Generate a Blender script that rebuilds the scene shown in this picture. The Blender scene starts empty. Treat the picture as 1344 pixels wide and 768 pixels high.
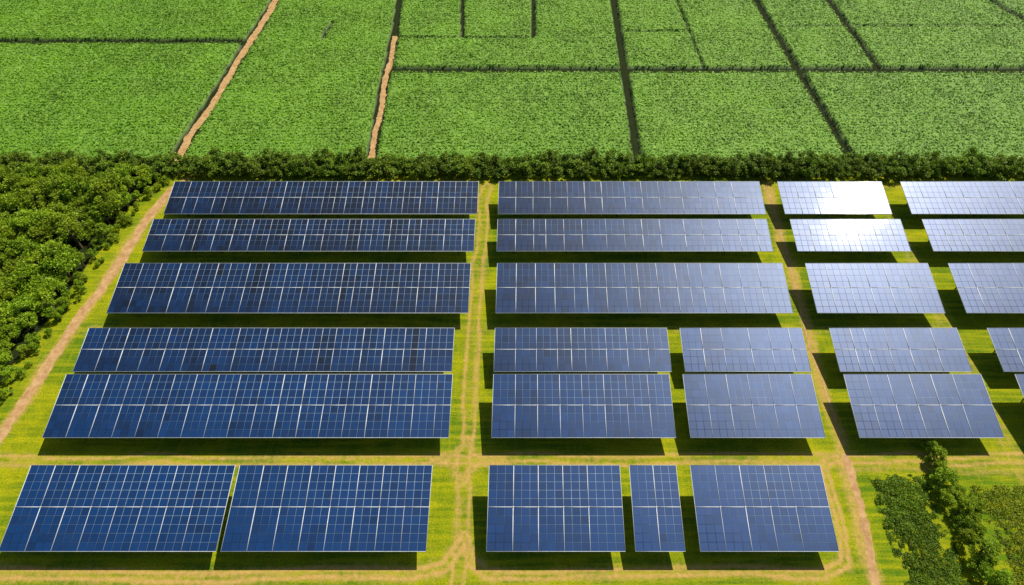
import bpy, math, random
import numpy as np
from mathutils import Vector
random.seed(7); rng=np.random.default_rng(11)
S=bpy.context.scene
COL=S.collection

# ------------------------------------------------------------ helpers
def link(o,parent=None):
    COL.objects.link(o)
    if parent is not None: o.parent=parent
    return o
def empty(name,loc=(0,0,0)):
    e=bpy.data.objects.new(name,None); e.empty_display_size=0.5; e.location=loc
    return link(e)
def mesh_np(name,verts,quads,mats=(),attrs=None,smooth=False,uv=None):
    me=bpy.data.meshes.new(name)
    verts=np.asarray(verts,dtype=np.float32); quads=np.asarray(quads,dtype=np.int32)
    me.vertices.add(len(verts)); me.vertices.foreach_set('co',verts.ravel())
    me.loops.add(quads.size); me.loops.foreach_set('vertex_index',quads.ravel())
    me.polygons.add(len(quads)); me.polygons.foreach_set('loop_start',np.arange(len(quads),dtype=np.int32)*4)
    me.update(calc_edges=True)
    if attrs:
        for k,v in attrs.items():
            a=me.attributes.new(k,'FLOAT','POINT'); a.data.foreach_set('value',np.asarray(v,dtype=np.float32))
    if uv is not None:
        l=me.uv_layers.new(name='UVMap'); l.data.foreach_set('uv',np.asarray(uv,dtype=np.float32).ravel())
    if smooth: me.polygons.foreach_set('use_smooth',np.ones(len(quads),dtype=bool))
    for m in mats: me.materials.append(m)
    me.validate(); return me
def boxes(bs):
    V=[];Q=[]
    f=[(0,3,2,1),(4,5,6,7),(0,1,5,4),(1,2,6,5),(2,3,7,6),(3,0,4,7)]
    for i,b in enumerate(bs):
        V.extend(b); Q.extend([[i*8+k for k in q] for q in f])
    return np.array(V),np.array(Q)
def leaves(c,s,flat,tone):
    n=len(c); g=rng.normal(size=(n,3))*(1-flat)+np.array([0,0,1.0])*flat
    g/=np.linalg.norm(g,axis=1)[:,None]+1e-9
    r=rng.normal(size=(n,3)); t=np.cross(g,r); t/=np.linalg.norm(t,axis=1)[:,None]+1e-9
    b=np.cross(g,t); s=np.asarray(s).reshape(-1,1)*np.ones((n,1))
    V=np.stack([c+t*s,c+b*s*.55,c-t*s,c-b*s*.55],axis=1).reshape(-1,3)
    Q=np.arange(4*n).reshape(-1,4)
    return V,Q,np.repeat(tone,4)
def vnoise(x,y,scale,seed):
    r=np.random.default_rng(seed); T=r.random((256,256))
    x=x/scale+500; y=y/scale+500
    xi=np.floor(x).astype(int); yi=np.floor(y).astype(int); fx=x-xi; fy=y-yi
    fx=fx*fx*(3-2*fx); fy=fy*fy*(3-2*fy)
    a=T[xi%256,yi%256];b=T[(xi+1)%256,yi%256];c=T[xi%256,(yi+1)%256];d=T[(xi+1)%256,(yi+1)%256]
    return (a*(1-fx)+b*fx)*(1-fy)+(c*(1-fx)+d*fx)*fy

# ------------------------------------------------------------ materials
def newmat(name):
    m=bpy.data.materials.new(name); m.use_nodes=True
    nt=m.node_tree; nt.nodes.clear()
    o=nt.nodes.new('ShaderNodeOutputMaterial'); p=nt.nodes.new('ShaderNodeBsdfPrincipled')
    nt.links.new(p.outputs[0],o.inputs[0]); return m,nt,p,o
def noise(nt,vec,scale,detail=3,rough=.55):
    n=nt.nodes.new('ShaderNodeTexNoise'); n.inputs['Scale'].default_value=scale
    n.inputs['Detail'].default_value=detail; n.inputs['Roughness'].default_value=rough
    if vec is not None: nt.links.new(vec,n.inputs['Vector'])
    return n.outputs['Fac']
def mapr(nt,fac,a,b,c=0,d=1):
    m=nt.nodes.new('ShaderNodeMapRange'); nt.links.new(fac,m.inputs[0])
    for i,v in zip((1,2,3,4),(a,b,c,d)): m.inputs[i].default_value=v
    return m.outputs[0]
def mix(nt,fac,a,b,mode='MIX'):
    m=nt.nodes.new('ShaderNodeMix'); m.data_type='RGBA'; m.blend_type=mode
    if isinstance(fac,(int,float)): m.inputs[0].default_value=fac
    else: nt.links.new(fac,m.inputs[0])
    for i,v in ((6,a),(7,b)):
        if isinstance(v,tuple): m.inputs[i].default_value=(*v,1)
        else: nt.links.new(v,m.inputs[i])
    return m.outputs[2]
def math_(nt,op,a,b=None):
    m=nt.nodes.new('ShaderNodeMath'); m.operation=op
    for i,v in ((0,a),(1,b)):
        if v is None: continue
        if isinstance(v,(int,float)): m.inputs[i].default_value=v
        else: nt.links.new(v,m.inputs[i])
    return m.outputs[0]
def attr(nt,name):
    a=nt.nodes.new('ShaderNodeAttribute'); a.attribute_name=name; return a.outputs['Fac']
def pos(nt): return nt.nodes.new('ShaderNodeNewGeometry').outputs['Position']
def posx(nt,P):
    s=nt.nodes.new('ShaderNodeSeparateXYZ'); nt.links.new(P,s.inputs[0]); return s.outputs[0]
def stretched(nt,p,sc):
    m=nt.nodes.new('ShaderNodeMapping'); nt.links.new(p,m.inputs[0]); m.inputs['Scale'].default_value=sc
    return m.outputs[0]
def bump(nt,p,h,strength,dist):
    b=nt.nodes.new('ShaderNodeBump'); b.inputs['Strength'].default_value=strength; b.inputs['Distance'].default_value=dist
    nt.links.new(h,b.inputs['Height']); nt.links.new(b.outputs[0],p.inputs['Normal'])

def ground_mat():
    m,nt,p,o=newmat('grass_ground'); P=pos(nt)
    big=mapr(nt,noise(nt,P,.10,3),.40,.60)
    base=mix(nt,big,(.12,.225,.008),(.33,.365,.005))
    mid=mapr(nt,noise(nt,P,.45,5,.7),.40,.64)
    base=mix(nt,math_(nt,'MULTIPLY',mid,.65),base,(.095,.185,.008))
    st=mapr(nt,noise(nt,stretched(nt,P,(.10,1.5,1)),1,3),.44,.64)
    base=mix(nt,math_(nt,'MULTIPLY',st,.55),base,(.48,.46,.008))
    sv=mapr(nt,noise(nt,stretched(nt,P,(1.9,.08,1)),1,2),.5,.66)
    base=mix(nt,math_(nt,'MULTIPLY',sv,.28),base,(.38,.37,.02))
    fine=mapr(nt,noise(nt,P,5,4,.7),.3,.7,.55,1.3)
    base=mix(nt,1.0,base,fine,'MULTIPLY')
    w=attr(nt,'worn'); wn=mapr(nt,noise(nt,P,1.3,5,.7),.3,.7,-.35,.35)
    wf=math_(nt,'ADD',w,math_(nt,'MULTIPLY',wn,mapr(nt,w,0,.35)))
    wf=mapr(nt,wf,.2,1.0)
    dirt=mix(nt,noise(nt,P,2.2,4),(.40,.24,.05),(.66,.45,.17))
    base=mix(nt,wf,base,dirt)
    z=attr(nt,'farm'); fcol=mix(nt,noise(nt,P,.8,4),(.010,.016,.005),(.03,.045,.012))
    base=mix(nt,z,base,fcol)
    nt.links.new(base,p.inputs['Base Color']); p.inputs['Roughness'].default_value=.95
    p.inputs['Specular IOR Level'].default_value=.1
    bump(nt,p,noise(nt,P,3.5,6,.7),.5,.2)
    return m
def dirt_mat():
    m,nt,p,o=newmat('dry_dirt'); P=pos(nt)
    c=mix(nt,mapr(nt,noise(nt,P,.9,5,.65),.3,.7),(.36,.20,.08),(.64,.42,.22))
    g=mapr(nt,noise(nt,P,1.7,5,.7),.56,.66)
    c=mix(nt,math_(nt,'MULTIPLY',g,.6),c,(.24,.24,.04))
    nt.links.new(c,p.inputs['Base Color']); p.inputs['Roughness'].default_value=.95
    p.inputs['Specular IOR Level'].default_value=.1
    bump(nt,p,noise(nt,P,4,5,.7),.5,.12); return m
def leaf_mat(name,dark,light,extra,trans=.25,rough=.55,haze_tint=None):
    m,nt,p,o=newmat(name); P=pos(nt)
    t=attr(nt,'tone'); oi=nt.nodes.new('ShaderNodeObjectInfo').outputs['Random']
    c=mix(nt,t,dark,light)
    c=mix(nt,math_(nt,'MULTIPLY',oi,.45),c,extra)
    if haze_tint: c=mix(nt,mapr(nt,posx(nt,P),-60,110,0,.5),c,haze_tint)  # haze thickening toward +X, put into the leaf colour
    v=mapr(nt,noise(nt,P,.12,2),.35,.65,.8,1.2); c=mix(nt,1.0,c,v,'MULTIPLY')
    nt.links.new(c,p.inputs['Base Color']); p.inputs['Roughness'].default_value=rough
    p.inputs['Specular IOR Level'].default_value=.3
    tr=nt.nodes.new('ShaderNodeBsdfTranslucent'); nt.links.new(c,tr.inputs[0])
    mx=nt.nodes.new('ShaderNodeMixShader'); mx.inputs[0].default_value=trans
    nt.links.new(p.outputs[0],mx.inputs[1]); nt.links.new(tr.outputs[0],mx.inputs[2]); nt.links.new(mx.outputs[0],o.inputs[0])
    return m
def plain(name,c,r=.5,metal=0,var=.15):
    m,nt,p,o=newmat(name); P=pos(nt)
    f=mapr(nt,noise(nt,P,1.5,4),.3,.7,1-var,1+var)
    nt.links.new(mix(nt,1.0,c,f,'MULTIPLY'),p.inputs['Base Color'])
    p.inputs['Roughness'].default_value=r; p.inputs['Metallic'].default_value=metal; return m
def glass_mat():
    m,nt,p,o=newmat('photovoltaic_glass'); P=pos(nt)
    uvn=nt.nodes.new('ShaderNodeUVMap'); uvn.uv_map='UVMap'
    sep=nt.nodes.new('ShaderNodeSeparateXYZ'); nt.links.new(uvn.outputs[0],sep.inputs[0])
    def line(c,n,w):
        f=math_(nt,'FRACT',math_(nt,'MULTIPLY',c,n)); d=math_(nt,'ABSOLUTE',math_(nt,'SUBTRACT',f,.5))
        return math_(nt,'GREATER_THAN',d,.5-w)
    cell=math_(nt,'MAXIMUM',line(sep.outputs[0],4,.035),line(sep.outputs[1],4,.035))
    t=attr(nt,'tone')
    c=mix(nt,t,(.002,.002,.004),(.002,.036,.150))
    dust=mapr(nt,noise(nt,P,.35,4),.3,.75)
    c=mix(nt,math_(nt,'MULTIPLY',dust,.05),c,(.10,.12,.15))
    c=mix(nt,math_(nt,'MULTIPLY',cell,.22),c,(.06,.17,.34))
    nt.links.new(c,p.inputs['Base Color'])
    p.inputs['Roughness'].default_value=.43; p.inputs['Specular IOR Level'].default_value=.95
    p.inputs['Specular Tint'].default_value=(.42,.55,1,1)
    p.inputs['Coat Weight'].default_value=.07; p.inputs['Coat Roughness'].default_value=.11
    return m

M_ground=ground_mat(); M_dirt=dirt_mat(); M_glass=glass_mat()
M_alu=plain('aluminium_frame',(.62,.68,.74),.55,0); M_steel=plain('galvanised_steel',(.06,.06,.06),.7,0)
M_back=plain('panel_backing',(.22,.33,.47),.6)
M_tree=leaf_mat('tree_leaves',(.07,.18,.008),(.36,.55,.020),(.38,.44,.02),.3)
M_hedge=leaf_mat('hedge_leaves',(.045,.12,.010),(.24,.39,.025),(.22,.28,.02),.25)
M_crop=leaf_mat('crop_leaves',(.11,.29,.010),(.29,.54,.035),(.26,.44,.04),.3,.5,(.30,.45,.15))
M_scrub=leaf_mat('scrub_leaves',(.09,.17,.012),(.33,.42,.02),(.34,.38,.03),.3)
M_low=leaf_mat('undergrowth_leaves',(.06,.15,.010),(.24,.40,.02),(.22,.34,.03),.25)
M_bark=plain('bark',(.10,.07,.045),.9)
def cropbase():
    m,nt,p,o=newmat('crop_canopy'); P=pos(nt)
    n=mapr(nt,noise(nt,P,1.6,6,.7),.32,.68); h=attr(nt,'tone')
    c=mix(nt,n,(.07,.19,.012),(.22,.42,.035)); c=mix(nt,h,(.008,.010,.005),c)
    nt.links.new(c,p.inputs['Base Color']); p.inputs['Roughness'].default_value=.7
    bump(nt,p,noise(nt,P,2.5,6,.7),.6,.3); return m
M_cbase=cropbase()

# ------------------------------------------------------------ ground
LT=np.array([(-73,10),(-71.2,30),(-69.8,44.1),(-69.2,55.6),(-67.5,68.4),(-66.3,85.5),(-64.6,93.5),(-63.0,96)],float)
RT=np.array([(38.2,8),(38.6,25.5),(39.5,33.5),(39.9,42.5),(39.9,53),(40.8,67),(41.6,84),(41.9,95)],float)
def seg_dist(X,Y,pl):
    d=np.full(X.shape,1e9)
    for (x0,y0),(x1,y1) in zip(pl[:-1],pl[1:]):
        L=(x1-x0)**2+(y1-y0)**2; t=np.clip(((X-x0)*(x1-x0)+(Y-y0)*(y1-y0))/L,0,1)
        d=np.minimum(d,np.hypot(X-x0-t*(x1-x0),Y-y0-t*(y1-y0)))
    return d
xs=np.concatenate([[-3000,-1000,-400,-200,-120,-90],np.arange(-78,90,.36),[100,140,250,500,1200,3000]])
ys=np.concatenate([[-3000,-1000,-300,-80,-20,5],np.arange(14,99.6,.34),[100.2,101,140,250,500,1200,3000]])
X,Y=np.meshgrid(xs,ys); 
jx=X+(vnoise(X,Y,5,1)-.5)*1.0; jy=Y+(vnoise(X,Y,6,2)-.5)*.9
worn=np.zeros_like(X)
def track(pl,half,w,a,halo=.3):
    global worn
    d=seg_dist(jx,jy,np.array(pl,float))
    worn=np.maximum(worn,a*np.exp(-((d-half)/w)**2)); worn=np.maximum(worn,halo*np.exp(-(d/(half+1.1))**4))
track([(-8.7,14),(-8.7,94.5)],.75,.30,.9,.30)
track([(-70,41.0),(75,41.0)],.55,.28,.95,.30)
track([(-66,26.6),(-14,26.6),(-10.5,27.5),(-8.9,30)],.5,.38,1.05,.36)
track([(-8.5,31),(-7.6,28.2),(-5,26.8),(33,26.8),(36.3,28),(37,31),(36.8,39),(37.4,40.5),(39.5,41.2)],.4,.34,1.0,.3)
track([(-8.7,38),(-7.5,40.3),(-4,41)],.2,.4,.75,.2)
track([(-8.7,38),(-10,40.3),(-13,41)],.2,.4,.75,.2)
track([(-8.7,44),(-7.5,41.7),(-4,41)],.2,.4,.75,.2)
track([(-8.7,44),(-10,41.7),(-13,41)],.2,.4,.75,.2)
track([(61.6,8),(61.6,95)],.5,.4,.5,.28)
track([(-66,62.2),(62,62.2)],.4,.4,.38,.24)
track([(-65,94.2),(90,94.2)],.3,.5,.36,.28)
track(LT,0,1.2,.85,.40); track(RT,.2,.9,.75,.33)
track([(41,40.2),(75,39.6)],.5,.4,.55,.25)
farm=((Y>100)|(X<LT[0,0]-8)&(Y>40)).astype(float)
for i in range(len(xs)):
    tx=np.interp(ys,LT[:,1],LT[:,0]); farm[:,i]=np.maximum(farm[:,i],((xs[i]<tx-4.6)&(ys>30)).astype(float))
nx,ny=len(xs),len(ys); I=np.arange(nx*ny).reshape(ny,nx)
Q=np.stack([I[:-1,:-1],I[:-1,1:],I[1:,1:],I[1:,:-1]],-1).reshape(-1,4)
link(bpy.data.objects.new('ground',mesh_np('ground',np.stack([X,Y,X*0],-1).reshape(-1,3),Q,[M_ground],{'worn':worn.ravel(),'farm':farm.ravel()})))

def strip(name,pl,w,z,seed):
    pl=np.array(pl,float); d=np.concatenate([[0],np.cumsum(np.hypot(*np.diff(pl,axis=0).T))])
    t=np.arange(0,d[-1],.35); x=np.interp(t,d,pl[:,0]); y=np.interp(t,d,pl[:,1])
    k=np.ones(9)/9
    x,y=np.convolve(np.pad(x,4,'edge'),k,'valid'),np.convolve(np.pad(y,4,'edge'),k,'valid')
    keep=np.concatenate([[True],np.hypot(np.diff(x),np.diff(y))>.02]); x,y,t=x[keep],y[keep],t[keep]
    r=np.random.default_rng(seed)
    tx,ty=np.gradient(x),np.gradient(y); L=np.hypot(tx,ty); nx_,ny_=-ty/L,tx/L
    wob=(vnoise(t,t*0,9,seed)-.5)*.8
    a=wob+w/2*(.82+.5*(vnoise(t,t*0,1.6,seed+3)-.5))+r.normal(size=len(t))*.06
    b=wob-w/2*(.82+.5*(vnoise(t,t*0,1.3,seed+7)-.5))+r.normal(size=len(t))*.06
    V=np.concatenate([np.stack([x+nx_*a,y+ny_*a,x*0+z],-1),np.stack([x+nx_*b,y+ny_*b,x*0+z],-1)])
    n=len(t); i=np.arange(n-1); Q=np.stack([i,i+n,i+n+1,i+1],-1)
    link(bpy.data.objects.new(name,mesh_np(name,V,Q,[M_dirt])))
strip('dirt_track',LT,1.9,.012,1)
strip('dirt_track',RT[:4],1.2,.010,2)
strip('dirt_track',RT[3:],.35,.014,9)
strip('dirt_track',[(-66.6,100.8),(-66.5,103),(-63.2,165),(-59,240)],1.9,.012,4)
strip('dirt_track',[(-30.0,101.2),(-31.2,125),(-31.8,148)],1.4,.012,5)

# ------------------------------------------------------------ solar arrays
TILT=math.radians(10); CT,ST=math.cos(TILT),math.sin(TILT); Z0=2.3
def array(x0,x1,y0,y1,bluish=.8,dark=(),major=3):  # bluish: cell blue per row, with sky reflection put into the colour
    root=empty('solar_panel_array',(x0,y0,0))
    L=(y1-y0)/CT; W=x1-x0
    nu=max(3,round(W/.97)); nv=2*max(2,round(L/2.0)); du=W/nu; dv=L/nv
    def T(u,v,h): return (u, v*CT-h*ST, Z0+v*ST+h*CT)
    def box(u0,u1,v0,v1,h0,h1):
        return [T(u0,v0,h0),T(u1,v0,h0),T(u1,v1,h0),T(u0,v1,h0),T(u0,v0,h1),T(u1,v0,h1),T(u1,v1,h1),T(u0,v1,h1)]
    V=[];UV=[];tone=[]
    g=.024
    colv=rng.normal(size=nu//major+1)*.09
    for i in range(nu):
        cg=colv[i//major]
        for j in range(nv):
            a,b=rng.normal(size=2)*.0024
            t=min(1,max(0.03,bluish+cg+rng.normal()*.11))
            for (du0,du1,dj0,dj1) in dark:
                if du0<=(x0+(i+.5)*du)<=du1 and dj0<=(j+.5)/nv<=dj1: t=0.0
            for (p,q) in ((0,0),(1,0),(1,1),(0,1)):
                u=(i+p)*du+(g if p==0 else -g); v=(j+q)*dv+(g if q==0 else -g)
                V.append(T(u,v,.05+a*(p-.5)+b*(q-.5))); UV.append((p,q)); tone.append(t)
    n=len(V)//4
    link(bpy.data.objects.new('photovoltaic_modules',mesh_np('modules',V,np.arange(4*n).reshape(-1,4),[M_glass],{'tone':tone},uv=UV)),root)
    v,q=boxes([box(.005,W-.005,.005,L-.005,-.02,.035)])
    link(bpy.data.objects.new('backing_frame',mesh_np('backing',v,q,[M_back])),root)
    B=[]; w=.036
    us=[0]
    i=major
    while i<nu-1:
        u=i*du; us.append(u); ww=w*random.uniform(.5,1.5)
        B.append(box(u-ww,u+ww,.03,L/2-.07,.056,.085)); B.append(box(u-ww,u+ww,L/2+.07,L-.03,.056,.085)); 
        B.append(box(u-.11,u+.11,L/2-.06,L/2+.06,.056,.11)) ; i+=major  # pale block added at each crossing to imitate a glint
        if bluish<.6 and random.random()<.3: i+=random.choice([-1,1])
    us.append(W)
    for a,b in zip(us[:-1],us[1:]):
        B.append(box(a+(.115 if a>0 else 0),b-(.115 if b<W else 0),L/2-.04,L/2+.04,.056,.085))
    B.append(box(-.03,W+.03,-.04,0,-.03,.075)); B.append(box(-.03,W+.03,L,L+.04,-.03,.075))
    B.append(box(-.04,0,.001,L-.001,-.03,.075)); B.append(box(W,W+.04,.001,L-.001,-.03,.075))
    v,q=boxes(B); link(bpy.data.objects.new('frame_rails',mesh_np('rails',v,q,[M_alu])),root)
    B=[]
    n=max(2,round(W/4.5)); ins=min(2.6,W*.3)
    for k in range(n):
        u=ins+(W-2*ins)*k/(n-1)
        for fv in (.3,.84):
            v=L*fv; y=v*CT; zt=Z0+v*ST-.18
            B.append([(u-.07,y-.07,0),(u+.07,y-.07,0),(u+.07,y+.07,0),(u-.07,y+.07,0),(u-.07,y-.07,zt),(u+.07,y-.07,zt),(u+.07,y+.07,zt),(u-.07,y+.07,zt)])
        B.append(box(u-.06,u+.06,.25,L-.25,-.17,-.08))
        y1_=L*.84*CT-.08; za=.35
        ym=L*.5*CT; zm=Z0+L*.5*ST-.2
        B.append([(u-.03,y1_-.06,za),(u+.03,y1_-.06,za),(u+.03,y1_,za),(u-.03,y1_,za),(u-.03,ym-.06,zm),(u+.03,ym-.06,zm),(u+.03,ym,zm),(u-.03,ym,zm)])
    for fv in (.1,.37,.63,.9): B.append(box(.1,W-.1,L*fv-.04,L*fv+.04,-.075,-.025))
    v,q=boxes(B); link(bpy.data.objects.new('support_structure',mesh_np('support',v,q,[M_steel])),root)

rows={1:(84.7,91.55),2:(76.0,82.2),3:(63.34,71.9),4:(53.0,59.6),5:(42.9,51.5),6:(28.5,38.2)}
T_=[(1,-61.8,-9.45,.14,[(-30.7,-29.5,0,.8),(-28.6,-27.9,.8,1)]),(1,-5.9,38.9,.16,[]),(1,42.1,60,.3,[]),(1,63.3,88,.3,[]),
 (2,-62.1,-9.5,.16,[(-42.3,-40.3,.7,1),(-29.5,-28.1,0,1),(-23,-22,.5,1)]),(2,-5.8,38.1,.18,[]),(2,42,60,.3,[]),(2,63.6,88,.3,[]),
 (3,-62.6,-9.6,.26,[(-48.6,-47,.7,1),(-42.6,-41.2,.4,1),(-28.6,-27.5,.25,.5),(-28.6,-27.5,.75,.9)]),(3,-5.5,38.1,.28,[]),(3,41.7,60.4,.4,[]),(3,63.6,90,.4,[]),
 (4,-63,-11.2,.5,[(-44.5,-43.6,0,.2),(-16.6,-16,0,1)]),(4,-5.4,18.9,.5,[]),(4,20.8,38,.5,[]),(4,42,60,.5,[]),(4,64.4,90,.5,[]),
 (5,-62.4,-10.8,.75,[]),(5,-5.3,18.1,.65,[]),(5,20,37.1,.6,[]),(5,41.5,59.8,.5,[]),(5,64.4,90,.5,[]),
 (6,-60.6,-36.0,.88,[]),(6,-35.4,-12.2,.88,[]),(6,-5.3,10.4,.85,[]),(6,11.6,17.2,.85,[]),(6,18.95,34.6,.85,[])]
for r,x0,x1,b,dk in T_:
    array(x0,x1,rows[r][0],rows[r][1],b,dk)

# ------------------------------------------------------------ crop fields
DIT=[([(-66.6,99),(-66.5,103),(-63.2,165),(-59,240)],1.35),([(-30,99),(-31.3,125),(-31.8,148)],1.05),([(-31.8,146),(-33,166),(-36,240)],.8),
 ([(19.4,99),(19.7,165),(20,240)],.85),([(59.3,99),(54.5,165),(50,240)],.9),([(74.4,132),(72.4,165),(69,240)],.85),([(118,150),(111,166),(100,200)],.8),
 ([(-31.5,132.2),(160,132.2)],1.05),([(-160,144.2),(-64.5,144.2)],1.05),
 ([(-16.1,146),(-17.5,165),(-19,240)],.45),([(0,146),(0,240)],.45),([(-31.8,145.5),(0,145.5)],.22),([(21,148.5),(36,148.5)],.22),([(36.9,133),(35,165)],.2),
 ([(60,151),(160,151)],.22),([(-48,145),(-47.3,153)],.4),([(-160,178),(160,178)],.7),([(-31,190),(19,190)],.5)]
def ditch(x,y):
    m=np.full(x.shape,1e9)
    for pl,w in DIT:
        m=np.minimum(m,seg_dist(x,y,np.array(pl,float))-w)
    return m
xs=np.arange(-165,165,.42); ys=np.arange(100.8,240,.42); X,Y=np.meshgrid(xs,ys)
dd=ditch(X+(vnoise(X,Y,1.5,5)-.5)*.35,Y+(vnoise(X,Y,1.5,6)-.5)*.35)
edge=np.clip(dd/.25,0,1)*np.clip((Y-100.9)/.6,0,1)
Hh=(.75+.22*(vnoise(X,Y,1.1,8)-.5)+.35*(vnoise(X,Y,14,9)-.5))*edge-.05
nx,ny=len(xs),len(ys); I=np.arange(nx*ny).reshape(ny,nx)
Q=np.stack([I[:-1,:-1],I[:-1,1:],I[1:,1:],I[1:,:-1]],-1).reshape(-1,4)
crop=empty('crop_field',(0,0,0))
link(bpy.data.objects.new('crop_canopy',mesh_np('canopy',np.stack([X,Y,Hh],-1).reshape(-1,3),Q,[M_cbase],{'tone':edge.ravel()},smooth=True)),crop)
N=330000
cx=rng.uniform(-150,150,N); cy=rng.uniform(101.2,190,N)
cy=np.where(rng.random(N)<.5,np.round(cy/.95)*.95+rng.normal(size=N)*.18,cy)
keep=(ditch(cx,cy)>.1)&(cy>101.2)&(np.abs(cx)<(cy*.78+22)); cx=cx[keep];cy=cy[keep]; n=len(cx)
hz=.75+.35*(vnoise(cx,cy,14,9)-.5)+rng.uniform(-.12,.24,n)
tn=np.clip(.42+.6*(vnoise(cx,cy,.9,31)-.5)+.6*(vnoise(cx,cy,9,32)-.5)+.5*(vnoise(cx,cy,30,33)-.5)+(hz-.75)*.5+rng.normal(size=n)*.12,0,1)
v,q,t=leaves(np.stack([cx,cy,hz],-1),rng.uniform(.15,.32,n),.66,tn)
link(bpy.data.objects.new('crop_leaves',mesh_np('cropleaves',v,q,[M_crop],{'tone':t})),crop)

# ------------------------------------------------------------ trees
def tube(path,rad,sides=7):
    V=[];Q=[]
    for k,(p,r) in enumerate(zip(path,rad)):
        for s in range(sides):
            a=2*math.pi*s/sides; V.append((p[0]+r*math.cos(a),p[1]+r*math.sin(a),p[2]))
    for k in range(len(path)-1):
        for s in range(sides): Q.append((k*sides+s,k*sides+(s+1)%sides,(k+1)*sides+(s+1)%sides,(k+1)*sides+s))
    return V,Q
def tree_mesh(name,h,R,nclump,nleaf,ls,leafmat,base=.25,low=False):
    V=[];Q=[];mi=[]
    def add(v,q,m):
        o=len(V); V.extend(map(tuple,v)); Q.extend([tuple(int(i)+o for i in f) for f in q]); mi.extend([m]*len(q))
    tone=[]
    th=h*.8
    v,q=tube([(0,0,-.1),(.03*R,0,th*.3),(-.03*R,.04*R,th*.65),(0,0,th)],[.045*h,.035*h,.022*h,.008*h]); add(v,q,0); tone+= [0]*len(v)
    cl=[]
    for k in range(nclump):
        a=random.uniform(0,2*math.pi); el=random.uniform(-.25,1)
        rr=R*(.35+.6*random.random()**.6)*math.sqrt(max(.05,1-max(0,el)**2))
        z=h*(base+.12)+ (h*(1-base)-h*.14)*(.28+.62*el) if not low else h*random.uniform(.15,.85)
        cl.append((rr*math.cos(a),rr*math.sin(a)*.95,z))
    for c in random.sample(cl,min(7,len(cl))):
        z0=min(c[2]*.6,th*.7)
        v,q=tube([(0,0,z0),(c[0]*.5,c[1]*.5,(z0+c[2])/2+.1),c],[.018*h,.011*h,.004*h],5); add(v,q,0); tone+=[0]*len(v)
    for c in cl:
        r=R*random.uniform(.22,.40); ct=random.uniform(.2,.75)
        d=rng.normal(size=(nleaf,3)); d/=np.linalg.norm(d,axis=1)[:,None]; d*= (rng.random(nleaf)**.45)[:,None]*r
        d[:,2]*=.8; P=np.array(c)+d
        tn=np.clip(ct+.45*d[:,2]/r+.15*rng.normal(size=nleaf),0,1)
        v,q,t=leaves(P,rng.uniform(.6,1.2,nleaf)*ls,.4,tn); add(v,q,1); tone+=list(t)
    me=mesh_np(name,V,Q,[M_bark,leafmat],{'tone':tone}); me.polygons.foreach_set('material_index',np.array(mi,dtype=np.int32)); return me
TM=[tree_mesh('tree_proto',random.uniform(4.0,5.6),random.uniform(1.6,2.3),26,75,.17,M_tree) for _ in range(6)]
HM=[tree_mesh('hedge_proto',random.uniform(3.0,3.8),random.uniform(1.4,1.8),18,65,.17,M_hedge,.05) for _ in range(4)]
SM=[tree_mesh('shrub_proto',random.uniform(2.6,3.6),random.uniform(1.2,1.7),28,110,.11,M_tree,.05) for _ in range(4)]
def inst(me,name,x,y,s,parent=None,sz=1):
    o=bpy.data.objects.new(name,me); o.location=(x,y,0); o.rotation_euler=(0,0,random.uniform(0,6.28)); o.scale=(s*random.uniform(.9,1.1),s*random.uniform(.9,1.1),s*sz*random.uniform(.85,1.15))
    return link(o,parent)
wood=empty('woodland',(0,0,0))
y=24.0
while y<96:
    x=-118+random.uniform(0,2)
    tx=np.interp(y,LT[:,1],LT[:,0])
    while x<tx-2.6:
        sc=random.choice([.6,.75,.9,1,1.15])
        if x>tx-5: sc=random.uniform(.35,.75)
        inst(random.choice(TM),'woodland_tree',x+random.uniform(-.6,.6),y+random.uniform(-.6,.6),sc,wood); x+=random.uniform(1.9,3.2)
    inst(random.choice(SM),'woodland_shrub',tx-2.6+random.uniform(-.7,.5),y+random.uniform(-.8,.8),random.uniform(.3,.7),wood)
    y+=2.1
hedge=empty('hedge')
x=-125
while x<125:
    for yy in (97.3,98.8,100.0):
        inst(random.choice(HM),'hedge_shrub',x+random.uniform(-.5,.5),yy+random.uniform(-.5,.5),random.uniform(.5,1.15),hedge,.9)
    x+=1.4
y=12.0
while y<43:
    xx=51.0+ (1.2 if y<30 else 0)*(30-y)/18+random.uniform(-.5,.5)
    big=.95 if y<40 else .8
    inst(random.choice(SM),'bushy_tree',xx,y,random.uniform(.8,1.2)*big)
    if y<38 and random.random()<.75: inst(random.choice(SM),'bushy_tree',xx+random.uniform(1.2,2.0),y+.6,random.uniform(.5,.9)*big)
    y+=random.uniform(1.4,1.9)
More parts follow.
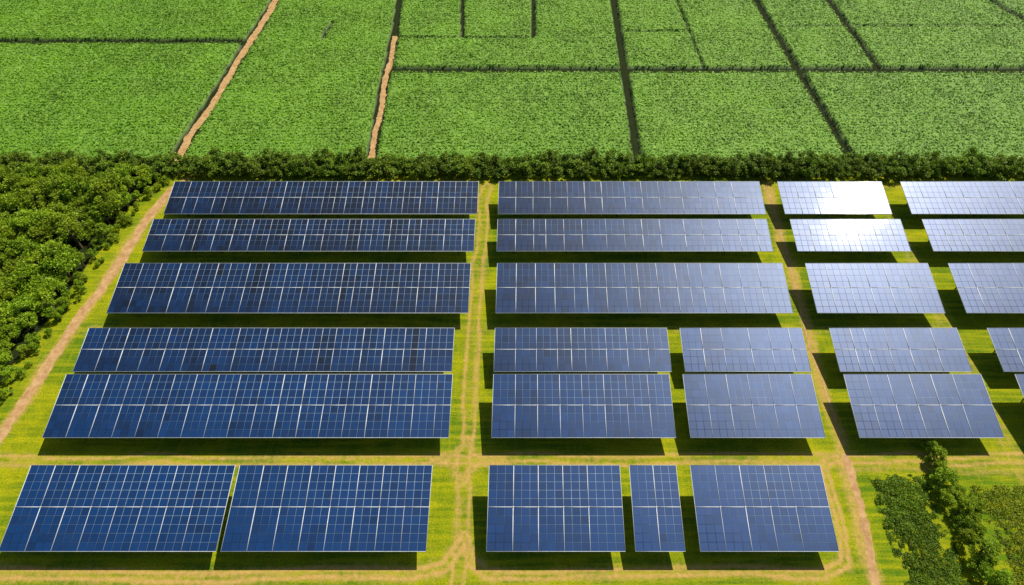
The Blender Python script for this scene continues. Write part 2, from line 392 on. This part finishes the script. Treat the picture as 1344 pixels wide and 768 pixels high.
def scrub(name,x0,x1,y0,y1,n,hmax,seed,mat,thr=.16,soft=2.2):
    cx=rng.uniform(x0,x1,n); cy=rng.uniform(y0,y1,n); m=vnoise(cx,cy,2.3,seed)*.45+vnoise(cx,cy,.6,seed+1)*.55
    e=np.minimum(np.minimum(cx-x0,x1-cx),np.minimum(cy-y0,y1-cy))+(vnoise(cx,cy,1.8,seed+5)-.5)*1.6; m=m-np.clip(soft-e,0,soft)*.22
    k=m>thr+rng.random(n)*.25; cx,cy,m=cx[k],cy[k],m[k]; n=len(cx); hz=rng.random(n)**.6*np.clip(m*1.5-.2,.05,1)*hmax
    v,q,t=leaves(np.stack([cx,cy,hz],-1),rng.uniform(.06,.14,n),.45,np.clip(hz/hmax*.9+rng.normal(size=n)*.15,0,1))
    link(bpy.data.objects.new(name,mesh_np(name,v,q,[mat],{'tone':t})))
scrub('scrub_vegetation',41.9,49.6,13,39,46000,.7,41,M_low,.08)
scrub('scrub_vegetation',53.4,68,13,37.5,48000,.5,51,M_scrub,.10)

# ------------------------------------------------------------ light
AZ,EL=math.radians(45),math.radians(53)
s=Vector((math.cos(EL)*math.sin(AZ),math.cos(EL)*math.cos(AZ),math.sin(EL)))
L=bpy.data.lights.new('sun','SUN'); L.energy=5.0; L.angle=math.radians(.5); L.color=(1,.91,.72)
lo=bpy.data.objects.new('sun',L); lo.rotation_euler=(-s).to_track_quat('-Z','Y').to_euler(); lo.location=(60,60,120); link(lo)
w=bpy.data.worlds.new('World'); S.world=w; w.use_nodes=True; nt=w.node_tree
bg=nt.nodes['Background']; sk=nt.nodes.new('ShaderNodeTexSky'); sk.sky_type='NISHITA'; sk.sun_disc=False
sk.sun_elevation=EL; sk.sun_rotation=AZ; nt.links.new(sk.outputs[0],bg.inputs[0]); bg.inputs[1].default_value=.07
S.view_settings.view_transform='Standard'; S.view_settings.look='None'; S.view_settings.exposure=0

# ------------------------------------------------------------ camera
c=bpy.data.cameras.new('camera'); c.lens=24; c.sensor_width=36; c.shift_x=-.0208; c.clip_end=6000; c.clip_start=.5
co=bpy.data.objects.new('camera',c); co.location=(0,0,80); co.rotation_euler=(math.radians(90-49.09),0,0); link(co); S.camera=co
